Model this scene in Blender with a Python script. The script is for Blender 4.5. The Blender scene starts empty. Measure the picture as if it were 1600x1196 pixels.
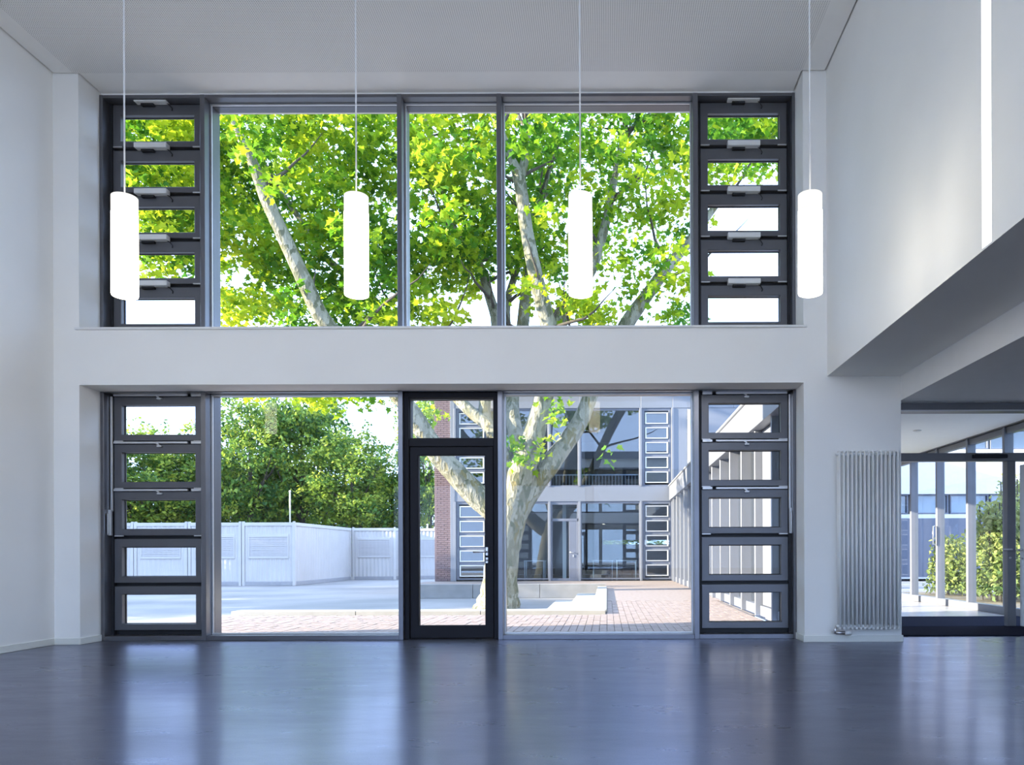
import bpy, bmesh, math, random
import numpy as np
from mathutils import Vector, Matrix

# ------------------------------------------------------------------ camera, sky, sun, exposure
SC = bpy.context.scene
COL = SC.collection
EYE = 0.99                    # camera height above the hall floor
FPX = 1200.0                  # focal length in pixels of a 1600 px wide frame
PPX, PPY = 948.0, 866.0       # where the optical axis meets the frame
ROLL = math.radians(0.2)

cam_d = bpy.data.cameras.new('camera')
cam = bpy.data.objects.new('camera', cam_d)
COL.objects.link(cam)
cam_d.sensor_fit = 'HORIZONTAL'
cam_d.sensor_width = 36.0
cam_d.lens = 36.0 * FPX / 1600.0
cam_d.shift_x = (800.0 - PPX) / 1600.0
cam_d.shift_y = (PPY - 598.0) / 1600.0
cam_d.clip_start, cam_d.clip_end = 0.05, 500
cam.matrix_world = Matrix.Translation((0, 0, EYE)) @ Matrix.Rotation(math.pi / 2, 4, 'X') @ Matrix.Rotation(-ROLL, 4, 'Z')
SC.camera = cam

world = bpy.data.worlds.new('sky')
SC.world = world
world.use_nodes = True
wn = world.node_tree.nodes
wn.clear()
wo = wn.new('ShaderNodeOutputWorld')
wb = wn.new('ShaderNodeBackground')
wb.inputs['Color'].default_value = (0.48, 0.64, 1.0, 1)
wb.inputs['Strength'].default_value = 2.75
world.node_tree.links.new(wb.outputs[0], wo.inputs[0])

SUN_EL, SUN_AZ = math.radians(15), math.radians(12)     # low sun from the left, a little from behind the hall
sun_dir = Vector((math.cos(SUN_AZ) * math.cos(SUN_EL), math.sin(SUN_AZ) * math.cos(SUN_EL), -math.sin(SUN_EL)))
sun_d = bpy.data.lights.new('sun', 'SUN')
sun_d.energy = 13.5
sun_d.angle = math.radians(0.6)
sun_d.color = (1.0, 0.86, 0.68)
sun = bpy.data.objects.new('sun', sun_d)
COL.objects.link(sun)
sun.rotation_euler = sun_dir.to_track_quat('-Z', 'Y').to_euler()
sun.location = (-30, 0, 20)

SC.view_settings.view_transform = 'Standard'
SC.view_settings.look = 'None'
SC.view_settings.exposure = 0.88
SC.view_settings.gamma = 1.0
SC.view_settings.use_curve_mapping = False
SC.cycles.use_denoising = True
SC.cycles.max_bounces = 10
SC.cycles.diffuse_bounces = 6
SC.cycles.transparent_max_bounces = 24
SC.cycles.sample_clamp_indirect = 8.0
SC.cycles.caustics_reflective = False

rng = random.Random(7)
npr = np.random.default_rng(7)


def at(px, py, Y):
    """a point of the photograph at depth Y, in metres"""
    u, v = px - PPX, PPY - py
    c, s = math.cos(ROLL), math.sin(ROLL)
    return Vector(((u * c + v * s) / FPX * Y, Y, EYE + (-u * s + v * c) / FPX * Y))


# ------------------------------------------------------------------ materials
def new_mat(name):
    m = bpy.data.materials.new(name)
    m.use_nodes = True
    nt = m.node_tree
    nt.nodes.clear()
    out = nt.nodes.new('ShaderNodeOutputMaterial')
    return m, nt, out


def pbr(name, col, rough=0.5, metal=0.0, var=0.06, scale=6.0, bump=0.0, bscale=60.0, stretch=None, spec=0.5, col2=None, ramp=(0.35, 0.65)):
    """principled material with a noise driven tint between two tones and optional relief"""
    m, nt, out = new_mat(name)
    N, L = nt.nodes, nt.links
    p = N.new('ShaderNodeBsdfPrincipled')
    p.inputs['Roughness'].default_value = rough
    p.inputs['Metallic'].default_value = metal
    p.inputs['Specular IOR Level'].default_value = spec
    L.new(p.outputs[0], out.inputs[0])
    tc = N.new('ShaderNodeTexCoord')
    mp = N.new('ShaderNodeMapping')
    if stretch:
        mp.inputs['Scale'].default_value = stretch
    L.new(tc.outputs['Object'], mp.inputs[0])
    nz = N.new('ShaderNodeTexNoise')
    nz.inputs['Scale'].default_value = scale
    nz.inputs['Detail'].default_value = 5
    L.new(mp.outputs[0], nz.inputs['Vector'])
    r = N.new('ShaderNodeValToRGB')
    r.color_ramp.elements[0].position, r.color_ramp.elements[1].position = ramp
    c2 = col2 or tuple(min(1, c * (1 + var)) for c in col)
    c1 = col if col2 else tuple(c * (1 - var) for c in col)
    r.color_ramp.elements[0].color = (*c1, 1)
    r.color_ramp.elements[1].color = (*c2, 1)
    L.new(nz.outputs[0], r.inputs[0])
    L.new(r.outputs[0], p.inputs['Base Color'])
    if bump:
        n2 = N.new('ShaderNodeTexNoise')
        n2.inputs['Scale'].default_value = bscale
        n2.inputs['Detail'].default_value = 4
        L.new(mp.outputs[0], n2.inputs['Vector'])
        b = N.new('ShaderNodeBump')
        b.inputs['Strength'].default_value = bump
        b.inputs['Distance'].default_value = 0.02
        L.new(n2.outputs[0], b.inputs['Height'])
        L.new(b.outputs[0], p.inputs['Normal'])
    return m


def glass_mat(name, f0=0.012, tint=(0.97, 0.985, 0.98), power=5.0):
    m, nt, out = new_mat(name)
    N, L = nt.nodes, nt.links
    lw = N.new('ShaderNodeLayerWeight')
    lw.inputs['Blend'].default_value = 0.5
    pw = N.new('ShaderNodeMath'); pw.operation = 'POWER'; pw.inputs[1].default_value = power
    L.new(lw.outputs['Facing'], pw.inputs[0])
    ma = N.new('ShaderNodeMath'); ma.operation = 'MULTIPLY_ADD'
    ma.inputs[1].default_value = 1 - f0
    ma.inputs[2].default_value = f0
    L.new(pw.outputs[0], ma.inputs[0])
    tr = N.new('ShaderNodeBsdfTransparent'); tr.inputs[0].default_value = (*tint, 1)
    gl = N.new('ShaderNodeBsdfGlossy'); gl.inputs['Roughness'].default_value = 0.0
    mx = N.new('ShaderNodeMixShader')
    L.new(ma.outputs[0], mx.inputs[0]); L.new(tr.outputs[0], mx.inputs[1]); L.new(gl.outputs[0], mx.inputs[2])
    L.new(mx.outputs[0], out.inputs[0])
    return m


def emit_mat(name, col, strength):
    m, nt, out = new_mat(name)
    e = nt.nodes.new('ShaderNodeEmission')
    e.inputs[0].default_value = (*col, 1)
    e.inputs[1].default_value = strength
    nt.links.new(e.outputs[0], out.inputs[0])
    return m


def leaf_mat(name, cols, trans=0.45, rough=0.5):
    """foliage: tone differs leaf by leaf, some light passes through the blade"""
    m, nt, out = new_mat(name)
    N, L = nt.nodes, nt.links
    at_ = N.new('ShaderNodeAttribute'); at_.attribute_name = 'tone'
    oi = N.new('ShaderNodeObjectInfo')
    ad = N.new('ShaderNodeMath'); ad.operation = 'ADD'
    mu = N.new('ShaderNodeMath'); mu.operation = 'MULTIPLY'; mu.inputs[1].default_value = 0.12
    L.new(oi.outputs['Random'], mu.inputs[0])
    L.new(at_.outputs['Fac'], ad.inputs[0]); L.new(mu.outputs[0], ad.inputs[1])
    r = N.new('ShaderNodeValToRGB')
    el = r.color_ramp.elements
    el[0].position, el[0].color = 0.0, (*cols[0], 1)
    el[1].position, el[1].color = 1.0, (*cols[-1], 1)
    for i, c in enumerate(cols[1:-1]):
        e = el.new((i + 1) / (len(cols) - 1)); e.color = (*c, 1)
    L.new(ad.outputs[0], r.inputs[0])
    d = N.new('ShaderNodeBsdfPrincipled')
    d.inputs['Roughness'].default_value = rough
    d.inputs['Specular IOR Level'].default_value = 0.25
    t = N.new('ShaderNodeBsdfTranslucent')
    mx = N.new('ShaderNodeMixShader'); mx.inputs[0].default_value = trans
    L.new(r.outputs[0], d.inputs['Base Color']); L.new(r.outputs[0], t.inputs[0])
    L.new(d.outputs[0], mx.inputs[1]); L.new(t.outputs[0], mx.inputs[2]); L.new(mx.outputs[0], out.inputs[0])
    return m


def perforated_mat(name, col, hole, pitch, rad):
    """flat print of small drilled holes on a square grid (too fine to model one by one)"""
    m, nt, out = new_mat(name)
    N, L = nt.nodes, nt.links
    p = N.new('ShaderNodeBsdfPrincipled'); p.inputs['Roughness'].default_value = 0.8
    tc = N.new('ShaderNodeTexCoord')
    sp = N.new('ShaderNodeSeparateXYZ'); L.new(tc.outputs['Object'], sp.inputs[0])
    ds = []
    for ax in ('X', 'Y'):
        a = N.new('ShaderNodeMath'); a.operation = 'MULTIPLY'; a.inputs[1].default_value = 1.0 / pitch
        f = N.new('ShaderNodeMath'); f.operation = 'FRACT'
        s = N.new('ShaderNodeMath'); s.operation = 'SUBTRACT'; s.inputs[1].default_value = 0.5
        q = N.new('ShaderNodeMath'); q.operation = 'POWER'; q.inputs[1].default_value = 2.0
        L.new(sp.outputs[ax], a.inputs[0]); L.new(a.outputs[0], f.inputs[0]); L.new(f.outputs[0], s.inputs[0])
        ab = N.new('ShaderNodeMath'); ab.operation = 'ABSOLUTE'; L.new(s.outputs[0], ab.inputs[0])
        L.new(ab.outputs[0], q.inputs[0]); ds.append(q)
    sm = N.new('ShaderNodeMath'); sm.operation = 'ADD'
    L.new(ds[0].outputs[0], sm.inputs[0]); L.new(ds[1].outputs[0], sm.inputs[1])
    lt = N.new('ShaderNodeMath'); lt.operation = 'LESS_THAN'; lt.inputs[1].default_value = (rad / pitch) ** 2
    L.new(sm.outputs[0], lt.inputs[0])
    mx = N.new('ShaderNodeMix'); mx.data_type = 'RGBA'
    mx.inputs[6].default_value = (*col, 1); mx.inputs[7].default_value = (*hole, 1)
    L.new(lt.outputs[0], mx.inputs[0]); L.new(mx.outputs[2], p.inputs['Base Color'])
    L.new(p.outputs[0], out.inputs[0])
    return m


def bark_mat(name):
    """plane tree bark: pale cream and olive grey plates flaking off"""
    m, nt, out = new_mat(name)
    N, L = nt.nodes, nt.links
    p = N.new('ShaderNodeBsdfPrincipled'); p.inputs['Roughness'].default_value = 0.85
    tc = N.new('ShaderNodeTexCoord')
    mp = N.new('ShaderNodeMapping'); mp.inputs['Scale'].default_value = (1.0, 1.0, 0.45)
    L.new(tc.outputs['Object'], mp.inputs[0])
    v = N.new('ShaderNodeTexVoronoi'); v.inputs['Scale'].default_value = 9.0; v.feature = 'F1'
    nz = N.new('ShaderNodeTexNoise'); nz.inputs['Scale'].default_value = 7.0; nz.inputs['Detail'].default_value = 6
    L.new(mp.outputs[0], nz.inputs['Vector'])
    ad = N.new('ShaderNodeVectorMath'); ad.operation = 'MULTIPLY_ADD'
    ad.inputs[1].default_value = (0.35,) * 3
    L.new(nz.outputs['Color'], ad.inputs[0]); L.new(mp.outputs[0], ad.inputs[2])
    L.new(ad.outputs[0], v.inputs['Vector'])
    r = N.new('ShaderNodeValToRGB')
    r.color_ramp.interpolation = 'CONSTANT'
    e = r.color_ramp.elements
    e[0].position, e[0].color = 0.0, (0.15, 0.145, 0.095, 1)
    e[1].position, e[1].color = 0.30, (0.21, 0.205, 0.15, 1)
    for pos, c in ((0.52, (0.10, 0.105, 0.06, 1)), (0.66, (0.26, 0.25, 0.185, 1)), (0.82, (0.155, 0.135, 0.06, 1)), (0.9, (0.18, 0.175, 0.13, 1))):
        k = e.new(pos); k.color = c
    L.new(v.outputs['Color'], r.inputs[0])
    L.new(r.outputs[0], p.inputs['Base Color'])
    b = N.new('ShaderNodeBump'); b.inputs['Strength'].default_value = 0.6; b.inputs['Distance'].default_value = 0.05
    L.new(v.outputs['Distance'], b.inputs['Height']); L.new(b.outputs[0], p.inputs['Normal'])
    L.new(p.outputs[0], out.inputs[0])
    return m


def floor_mat(name):
    m, nt, out = new_mat(name)
    N, L = nt.nodes, nt.links
    p = N.new('ShaderNodeBsdfPrincipled')
    tc = N.new('ShaderNodeTexCoord')
    mp = N.new('ShaderNodeMapping'); mp.inputs['Scale'].default_value = (1.0, 2.6, 1.0); mp.inputs['Rotation'].default_value = (0, 0, 0.25)
    L.new(tc.outputs['Object'], mp.inputs[0])
    n1 = N.new('ShaderNodeTexNoise'); n1.inputs['Scale'].default_value = 1.3; n1.inputs['Detail'].default_value = 8; n1.inputs['Roughness'].default_value = 0.7
    n2 = N.new('ShaderNodeTexNoise'); n2.inputs['Scale'].default_value = 140.0; n2.inputs['Detail'].default_value = 2
    L.new(mp.outputs[0], n1.inputs['Vector']); L.new(tc.outputs['Object'], n2.inputs['Vector'])
    r = N.new('ShaderNodeValToRGB')
    r.color_ramp.elements[0].position, r.color_ramp.elements[0].color = 0.3, (0.098, 0.096, 0.112, 1)
    r.color_ramp.elements[1].position, r.color_ramp.elements[1].color = 0.7, (0.135, 0.132, 0.150, 1)
    L.new(n2.outputs[0], r.inputs[0]); L.new(r.outputs[0], p.inputs['Base Color'])
    rr = N.new('ShaderNodeMapRange'); rr.inputs['To Min'].default_value = 0.25; rr.inputs['To Max'].default_value = 0.36
    rr.inputs['From Min'].default_value = 0.3; rr.inputs['From Max'].default_value = 0.7
    L.new(n1.outputs[0], rr.inputs[0]); L.new(rr.outputs[0], p.inputs['Roughness'])
    b = N.new('ShaderNodeBump'); b.inputs['Strength'].default_value = 0.04; b.inputs['Distance'].default_value = 0.01
    L.new(n1.outputs[0], b.inputs['Height']); L.new(b.outputs[0], p.inputs['Normal'])
    p.inputs['Specular IOR Level'].default_value = 0.6
    p.inputs['Metallic'].default_value = 0.45
    p.inputs['Specular Tint'].default_value = (0.55, 0.62, 1.0, 1)  # tint puts the blue of the reflected sky into the floor's sheen
    p.inputs['Coat Weight'].default_value = 0.3
    p.inputs['Coat Roughness'].default_value = 0.15
    p.inputs['Coat IOR'].default_value = 1.6
    L.new(p.outputs[0], out.inputs[0])
    return m


M = {}
M['plaster'] = pbr('white wall plaster', (0.88, 0.88, 0.855), 0.85, var=0.012, scale=1.5, bump=0.03, bscale=180)
M['ceiling'] = pbr('white ceiling paint', (0.88, 0.88, 0.87), 0.9, var=0.01)
M['perforated'] = perforated_mat('perforated ceiling board', (0.88, 0.88, 0.87), (0.38, 0.38, 0.39), 0.022, 0.0055)
M['gap'] = pbr('dark shadow gap', (0.05, 0.05, 0.055), 0.8)
M['floor'] = floor_mat('grey linoleum')
M['frame'] = pbr('grey painted aluminium', (0.155, 0.158, 0.172), 0.33, 0.25, var=0.03)
M['mullion'] = pbr('grey metallic aluminium', (0.17, 0.175, 0.195), 0.28, 0.7, var=0.03)
M['sash'] = pbr('grey sash aluminium', (0.125, 0.128, 0.14), 0.36, 0.4, var=0.03)
M['frame_dark'] = pbr('dark grey aluminium', (0.014, 0.015, 0.021), 0.6, 0.0, var=0.03, spec=0.2)
M['rubber'] = pbr('black rubber gasket', (0.010, 0.011, 0.014), 0.6)
M['glass'] = glass_mat('clear window glass')
M['glass_far'] = glass_mat('coated window glass', 0.10, (0.72, 0.80, 0.86))
M['silver'] = pbr('satin anodised aluminium', (0.62, 0.63, 0.64), 0.35, 0.55, var=0.03)
M['steel'] = pbr('brushed steel', (0.55, 0.55, 0.56), 0.3, 0.9, var=0.05, scale=40)
M['white_metal'] = pbr('white enamel', (0.78, 0.79, 0.78), 0.35, var=0.01)
M['radiator'] = pbr('radiator enamel', (0.83, 0.845, 0.835), 0.45, var=0.01)
M['baseboard'] = pbr('white baseboard paint', (0.78, 0.79, 0.74), 0.5, var=0.01)
M['lamp'] = emit_mat('glowing lamp diffuser', (1.0, 0.90, 0.74), 7.5)
M['lamp_top'] = emit_mat('softly lit lamp glass', (1.0, 0.98, 0.94), 0.58)
M['led'] = emit_mat('glowing light strip', (1.0, 0.97, 0.92), 2.6)
M['cable'] = pbr('white cable', (0.85, 0.85, 0.84), 0.5)
M['bark'] = bark_mat('plane tree bark')
M['bark_dark'] = pbr('dark tree bark', (0.07, 0.06, 0.045), 0.9, var=0.3, scale=9, bump=0.4, bscale=20)
M['leaf'] = leaf_mat('plane leaf', [(0.04, 0.15, 0.015), (0.12, 0.29, 0.015), (0.34, 0.48, 0.02), (0.58, 0.63, 0.03)], 0.6)
M['leaf_bg'] = leaf_mat('linden leaf', [(0.03, 0.09, 0.03), (0.09, 0.20, 0.04), (0.28, 0.38, 0.05), (0.46, 0.50, 0.07)], 0.4)
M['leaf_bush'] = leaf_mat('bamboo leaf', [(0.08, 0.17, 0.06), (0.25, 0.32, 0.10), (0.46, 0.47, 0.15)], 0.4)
M['asphalt'] = pbr('worn asphalt', (0.20, 0.20, 0.20), 0.85, scale=0.25, col2=(0.31, 0.30, 0.30), bump=0.15, bscale=40)
M['paver'] = pbr('clay paver', (0.24, 0.185, 0.165), 0.8, scale=9, col2=(0.35, 0.285, 0.255), ramp=(0.3, 0.7), bump=0.1, bscale=50)
M['joint'] = pbr('sandy paver joint', (0.22, 0.19, 0.17), 0.9, var=0.15)
M['paving'] = pbr('fine clay paving', (0.24, 0.19, 0.17), 0.85, scale=12, col2=(0.32, 0.265, 0.24))
M['concrete'] = pbr('pale concrete', (0.245, 0.25, 0.255), 0.8, var=0.06, scale=3, bump=0.06)
M['kerb'] = pbr('cream concrete kerb', (0.36, 0.355, 0.33), 0.8, var=0.06, scale=3, bump=0.06)
M['brick'] = pbr('purple red brick', (0.15, 0.10, 0.11), 0.85, scale=2.2, col2=(0.23, 0.165, 0.17), ramp=(0.3, 0.7))
M['mortar'] = pbr('grey mortar', (0.24, 0.22, 0.22), 0.9)
M['panel'] = pbr('pale metal cladding', (0.185, 0.20, 0.235), 0.4, 0.15, var=0.02)
M['far_frame'] = pbr('slate blue window frame', (0.13, 0.145, 0.19), 0.45, 0.1, var=0.03)
M['container'] = pbr('white container paint', (0.49, 0.49, 0.50), 0.5, var=0.04, scale=1.2)
M['base'] = pbr('base rail in painted shade', (0.30, 0.31, 0.34), 0.5)  # darker tone puts the shade at the container's foot into the colour
M['shutter'] = pbr('roller shutter', (0.46, 0.46, 0.48), 0.45, var=0.03)
M['room_shade'] = pbr('interior in painted shade', (0.09, 0.10, 0.12), 0.8, var=0.04)  # dimness of the unlit rooms is put into the wall colour
M['room_floor'] = pbr('floor in painted shade', (0.10, 0.10, 0.12), 0.4, var=0.04)  # floor darkened in its colour to stand for the unlit rooms
M['foyer_floor'] = pbr('pale foyer tile', (0.40, 0.39, 0.385), 0.25, var=0.03)
M['mat'] = pbr('navy carpet mat', (0.012, 0.014, 0.028), 0.95, var=0.3, scale=60, bump=0.4, bscale=300, spec=0.03)
M['mat2'] = pbr('blue grey carpet mat', (0.022, 0.027, 0.050), 0.95, var=0.3, scale=60, bump=0.4, bscale=300, spec=0.03)
M['soil'] = pbr('dry soil', (0.22, 0.18, 0.13), 0.95, var=0.3, scale=4, bump=0.4)
M['office'] = pbr('white office facade', (0.72, 0.73, 0.75), 0.6, var=0.03)
M['chair'] = pbr('black plastic', (0.015, 0.016, 0.018), 0.45)
M['table'] = pbr('white table laminate', (0.75, 0.76, 0.78), 0.4)
M['car_paint'] = pbr('dark blue car paint', (0.03, 0.04, 0.10), 0.2, 0.3)


# ------------------------------------------------------------------ mesh building
class MB:
    """collects shapes into one mesh"""
    def __init__(s):
        s.v, s.f, s.sm = [], [], []

    def add(s, vs, fs, smooth=False):
        o = len(s.v)
        s.v += [tuple(v) for v in vs]
        s.f += [tuple(i + o for i in f) for f in fs]
        s.sm += [smooth] * len(fs)
        return s

    def box(s, x0, x1, y0, y1, z0, z1):
        vs = [(x0, y0, z0), (x1, y0, z0), (x1, y1, z0), (x0, y1, z0), (x0, y0, z1), (x1, y0, z1), (x1, y1, z1), (x0, y1, z1)]
        return s.add(vs, [(0, 3, 2, 1), (4, 5, 6, 7), (0, 1, 5, 4), (1, 2, 6, 5), (2, 3, 7, 6), (3, 0, 4, 7)])

    def bbox(s, x0, x1, y0, y1, z0, z1, b=0.004):
        """box with chamfered edges"""
        vs = []
        X, Y, Z = (x0, x1), (y0, y1), (z0, z1)
        idx = {}
        for i in (0, 1):
            for j in (0, 1):
                for k in (0, 1):
                    sx, sy, sz = (b if i == 0 else -b), (b if j == 0 else -b), (b if k == 0 else -b)
                    for ax, c in enumerate(((X[i], Y[j] + sy, Z[k] + sz), (X[i] + sx, Y[j], Z[k] + sz), (X[i] + sx, Y[j] + sy, Z[k]))):
                        idx[i, j, k, ax] = len(vs); vs.append(c)
        fs = []
        g = lambda i, j, k, a: idx[i, j, k, a]
        for i in (0, 1):
            q = [g(i, 0, 0, 0), g(i, 1, 0, 0), g(i, 1, 1, 0), g(i, 0, 1, 0)]
            fs.append(q if i else q[::-1])
            q = [g(0, i, 0, 1), g(1, i, 0, 1), g(1, i, 1, 1), g(0, i, 1, 1)]
            fs.append(q[::-1] if i else q)
            q = [g(0, 0, i, 2), g(1, 0, i, 2), g(1, 1, i, 2), g(0, 1, i, 2)]
            fs.append(q if i else q[::-1])
        for i in (0, 1):
            for j in (0, 1):
                for (a, b_, mk) in ((0, 1, lambda k: (i, j, k)), (0, 2, lambda k: (i, k, j)), (1, 2, lambda k: (k, i, j))):
                    p, q = mk(0), mk(1)
                    fs.append([g(*p, a), g(*q, a), g(*q, b_), g(*p, b_)])
        for i in (0, 1):
            for j in (0, 1):
                for k in (0, 1):
                    fs.append([g(i, j, k, 0), g(i, j, k, 1), g(i, j, k, 2)])
        return s.add(vs, fs)

    def ring(s, x0, x1, z0, z1, wl, wr, wb_, wt, y0, y1, c=0.004):
        """rectangular frame in the XZ plane, front at y0, with a chamfered front"""
        def rect(a, b_, d, e, y):
            return [(a, y, d), (b_, y, d), (b_, y, e), (a, y, e)]
        ix0, ix1, iz0, iz1 = x0 + wl, x1 - wr, z0 + wb_, z1 - wt
        loops = [rect(x0, x1, z0, z1, y1), rect(x0, x1, z0, z1, y0 + c), rect(x0 + c, x1 - c, z0 + c, z1 - c, y0),
                 rect(ix0 - c, ix1 + c, iz0 - c, iz1 + c, y0), rect(ix0, ix1, iz0, iz1, y0 + c), rect(ix0, ix1, iz0, iz1, y1)]
        vs = [p for l in loops for p in l]
        fs = []
        n = len(loops)
        for a in range(n):
            b_ = (a + 1) % n
            for i in range(4):
                j = (i + 1) % 4
                fs.append((a * 4 + i, a * 4 + j, b_ * 4 + j, b_ * 4 + i))
        return s.add(vs, fs)

    def tube(s, pts, rad, n=8, cap=True, smooth=True):
        """round tube along points; rad one number or one per point"""
        pts = [Vector(p) for p in pts]
        rs = [rad] * len(pts) if isinstance(rad, (int, float)) else rad
        vs, fs = [], []
        prev = None
        for i, p in enumerate(pts):
            t = (pts[min(i + 1, len(pts) - 1)] - pts[max(i - 1, 0)])
            t = t.normalized() if t.length > 1e-9 else Vector((0, 0, 1))
            if prev is None:
                a = Vector((0, 1, 0)) if abs(t.y) < 0.9 else Vector((1, 0, 0))
                nx = t.cross(a).normalized()
            else:
                nx = (prev - t * prev.dot(t))
                nx = nx.normalized() if nx.length > 1e-6 else t.orthogonal().normalized()
            prev = nx
            ny = t.cross(nx)
            for k in range(n):
                an = 2 * math.pi * k / n
                vs.append(p + (nx * math.cos(an) + ny * math.sin(an)) * rs[i])
        for i in range(len(pts) - 1):
            for k in range(n):
                k2 = (k + 1) % n
                fs.append((i * n + k, i * n + k2, (i + 1) * n + k2, (i + 1) * n + k))
        if cap:
            fs.append(tuple(range(n))[::-1])
            fs.append(tuple((len(pts) - 1) * n + k for k in range(n)))
        return s.add(vs, fs, smooth)

    def lathe(s, prof, c=(0, 0), n=24, smooth=True):
        """profile of (radius, z) turned about a vertical axis"""
        vs, fs = [], []
        for r, z in prof:
            for k in range(n):
                a = 2 * math.pi * k / n
                vs.append((c[0] + r * math.cos(a), c[1] + r * math.sin(a), z))
        for i in range(len(prof) - 1):
            for k in range(n):
                k2 = (k + 1) % n
                fs.append((i * n + k, i * n + k2, (i + 1) * n + k2, (i + 1) * n + k))
        return s.add(vs, fs, smooth)

    def prism(s, poly, y0, y1):
        """polygon of (x, z) pushed along y"""
        n = len(poly)
        vs = [(x, y0, z) for x, z in poly] + [(x, y1, z) for x, z in poly]
        fs = [tuple(range(n)), tuple(range(2 * n - 1, n - 1, -1))]
        fs += [(i, i + n, (i + 1) % n + n, (i + 1) % n) for i in range(n)]
        return s.add(vs, fs)

    def mesh(s, name):
        me = bpy.data.meshes.new(name)
        me.from_pydata(s.v, [], s.f)
        if any(s.sm):
            me.polygons.foreach_set('use_smooth', s.sm)
        me.validate()
        bm = bmesh.new(); bm.from_mesh(me)
        bmesh.ops.recalc_face_normals(bm, faces=bm.faces)
        bm.to_mesh(me); bm.free()
        return me


def link(name, me, mat, parent=None, loc=None, rot=None):
    o = bpy.data.objects.new(name, me)
    COL.objects.link(o)
    if me is not None and mat is not None and not me.materials:
        me.materials.append(mat)
    if parent is not None:
        o.parent = parent
    if loc is not None:
        o.location = loc
    if rot is not None:
        o.rotation_euler = rot
    return o


def obj(name, mb, mat, parent=None, **k):
    return link(name, mb.mesh(name), mat, parent, **k)


def tag(o, label, cat, group=None, kind=None):
    o['label'] = label
    o['category'] = cat
    if group:
        o['group'] = group
    if kind:
        o['kind'] = kind
    return o


def empty(name, loc=(0, 0, 0)):
    o = bpy.data.objects.new(name, None)
    o.empty_display_size = 0.1
    COL.objects.link(o)
    o.location = loc
    return o


def thing(name, label, cat, loc=(0, 0, 0), group=None):
    return tag(empty(name, loc), label, cat, group)


def struct(name, mb, mat, parent=None, label=None):
    o = obj(name, mb, mat, parent)
    o['kind'] = 'structure'
    if label:
        o['label'] = label
    return o


def struct_empty(name, loc=(0, 0, 0), label=None):
    o = empty(name, loc)
    o['kind'] = 'structure'
    if label:
        o['label'] = label
    return o


def children_of(o):
    return [c for c in bpy.data.objects if c.parent == o]


KIDS = {}


def copy_tree(o, parent=None):
    c = o.copy()
    COL.objects.link(c)
    c.parent = parent
    for ch in o.children:
        copy_tree(ch, c)
    return c


# ------------------------------------------------------------------ the hall shell
XL, XR = -6.15, 2.46           # side wall faces
YW, YF = 8.55, 8.90            # inner wall face, front of the window frames
YO = 9.30                      # outside face
OX0, OX1 = -5.865, 2.20        # window opening
ZC = 6.36                      # ceiling
YB = -3.2                      # rear of the hall
Z_LO, Z_UP = 2.892, 3.525      # head of the lower opening, sill of the upper one

struct('floor', MB().box(XL - 0.3, 9.2, YB - 0.3, 9.08, -0.12, 0.0), M['floor'])

w = MB()
w.box(XL - 0.05, OX0, YW, YO, 0, ZC + 0.5)                   # pier at the side wall
w.box(OX0, OX1, YW, YO - 0.04, Z_LO, Z_UP)                   # spandrel
w.box(OX1, XR, YW, YO, 0, ZC + 0.5)                          # pier
w.box(XR, 3.28, YW, YO, 0, ZC + 0.5)
w.box(OX0, OX1, YF + 0.02, YO, ZC - 0.03, ZC + 0.5)
struct('wall_front', w, M['plaster'])
struct('wall_left', MB().box(-6.5, XL, YB, 9.42, -0.6, 7.2), M['plaster'])
w = MB()
S0, S1 = 4.895, 5.02                                         # recessed light slot in the wall
w.box(XR, 3.28, S1, YW, 2.96, ZC + 0.5)
w.box(XR, 3.28, YB, S0, 2.96, ZC + 0.5)
w.box(XR + 0.09, 3.28, S0, S1, 2.96, ZC + 0.5)
w.box(XR, XR + 0.09, S0, S1, 2.96, 2.975)
struct('wall_right', w, M['plaster'])
led = tag(obj('light_slot', MB().box(XR + 0.045, XR + 0.085, S0 + 0.008, S1 - 0.008, 2.985, ZC - 0.02), M['led']),
          'tall glowing light strip recessed in the high white side wall', 'light')
# ceiling: perforated field with a plain border, narrow shadow gap against the walls
g = 0.018
struct('ceiling', MB().box(-5.91, 2.19, YB, YW - 0.005, ZC, ZC + 0.05), M['perforated'])
w = MB()
w.box(XL + g, -5.91, YB, YW - g, ZC, ZC + 0.05)
w.box(2.19, XR - g, YB, YW - g, ZC, ZC + 0.05)
w.box(OX0 + g, OX1 - g, YW - 0.005, YF + 0.3, ZC, ZC + 0.05)
struct('ceiling_border', w, M['ceiling'])
struct('trim_1', MB().box(XL - 0.02, XR + 0.02, YB, YW + 0.02, ZC + 0.06, ZC + 0.09), M['gap'])
struct('roof', MB().box(-6.6, 9.3, YB - 0.3, 9.45, ZC + 0.5, 7.3), M['panel'])
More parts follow.
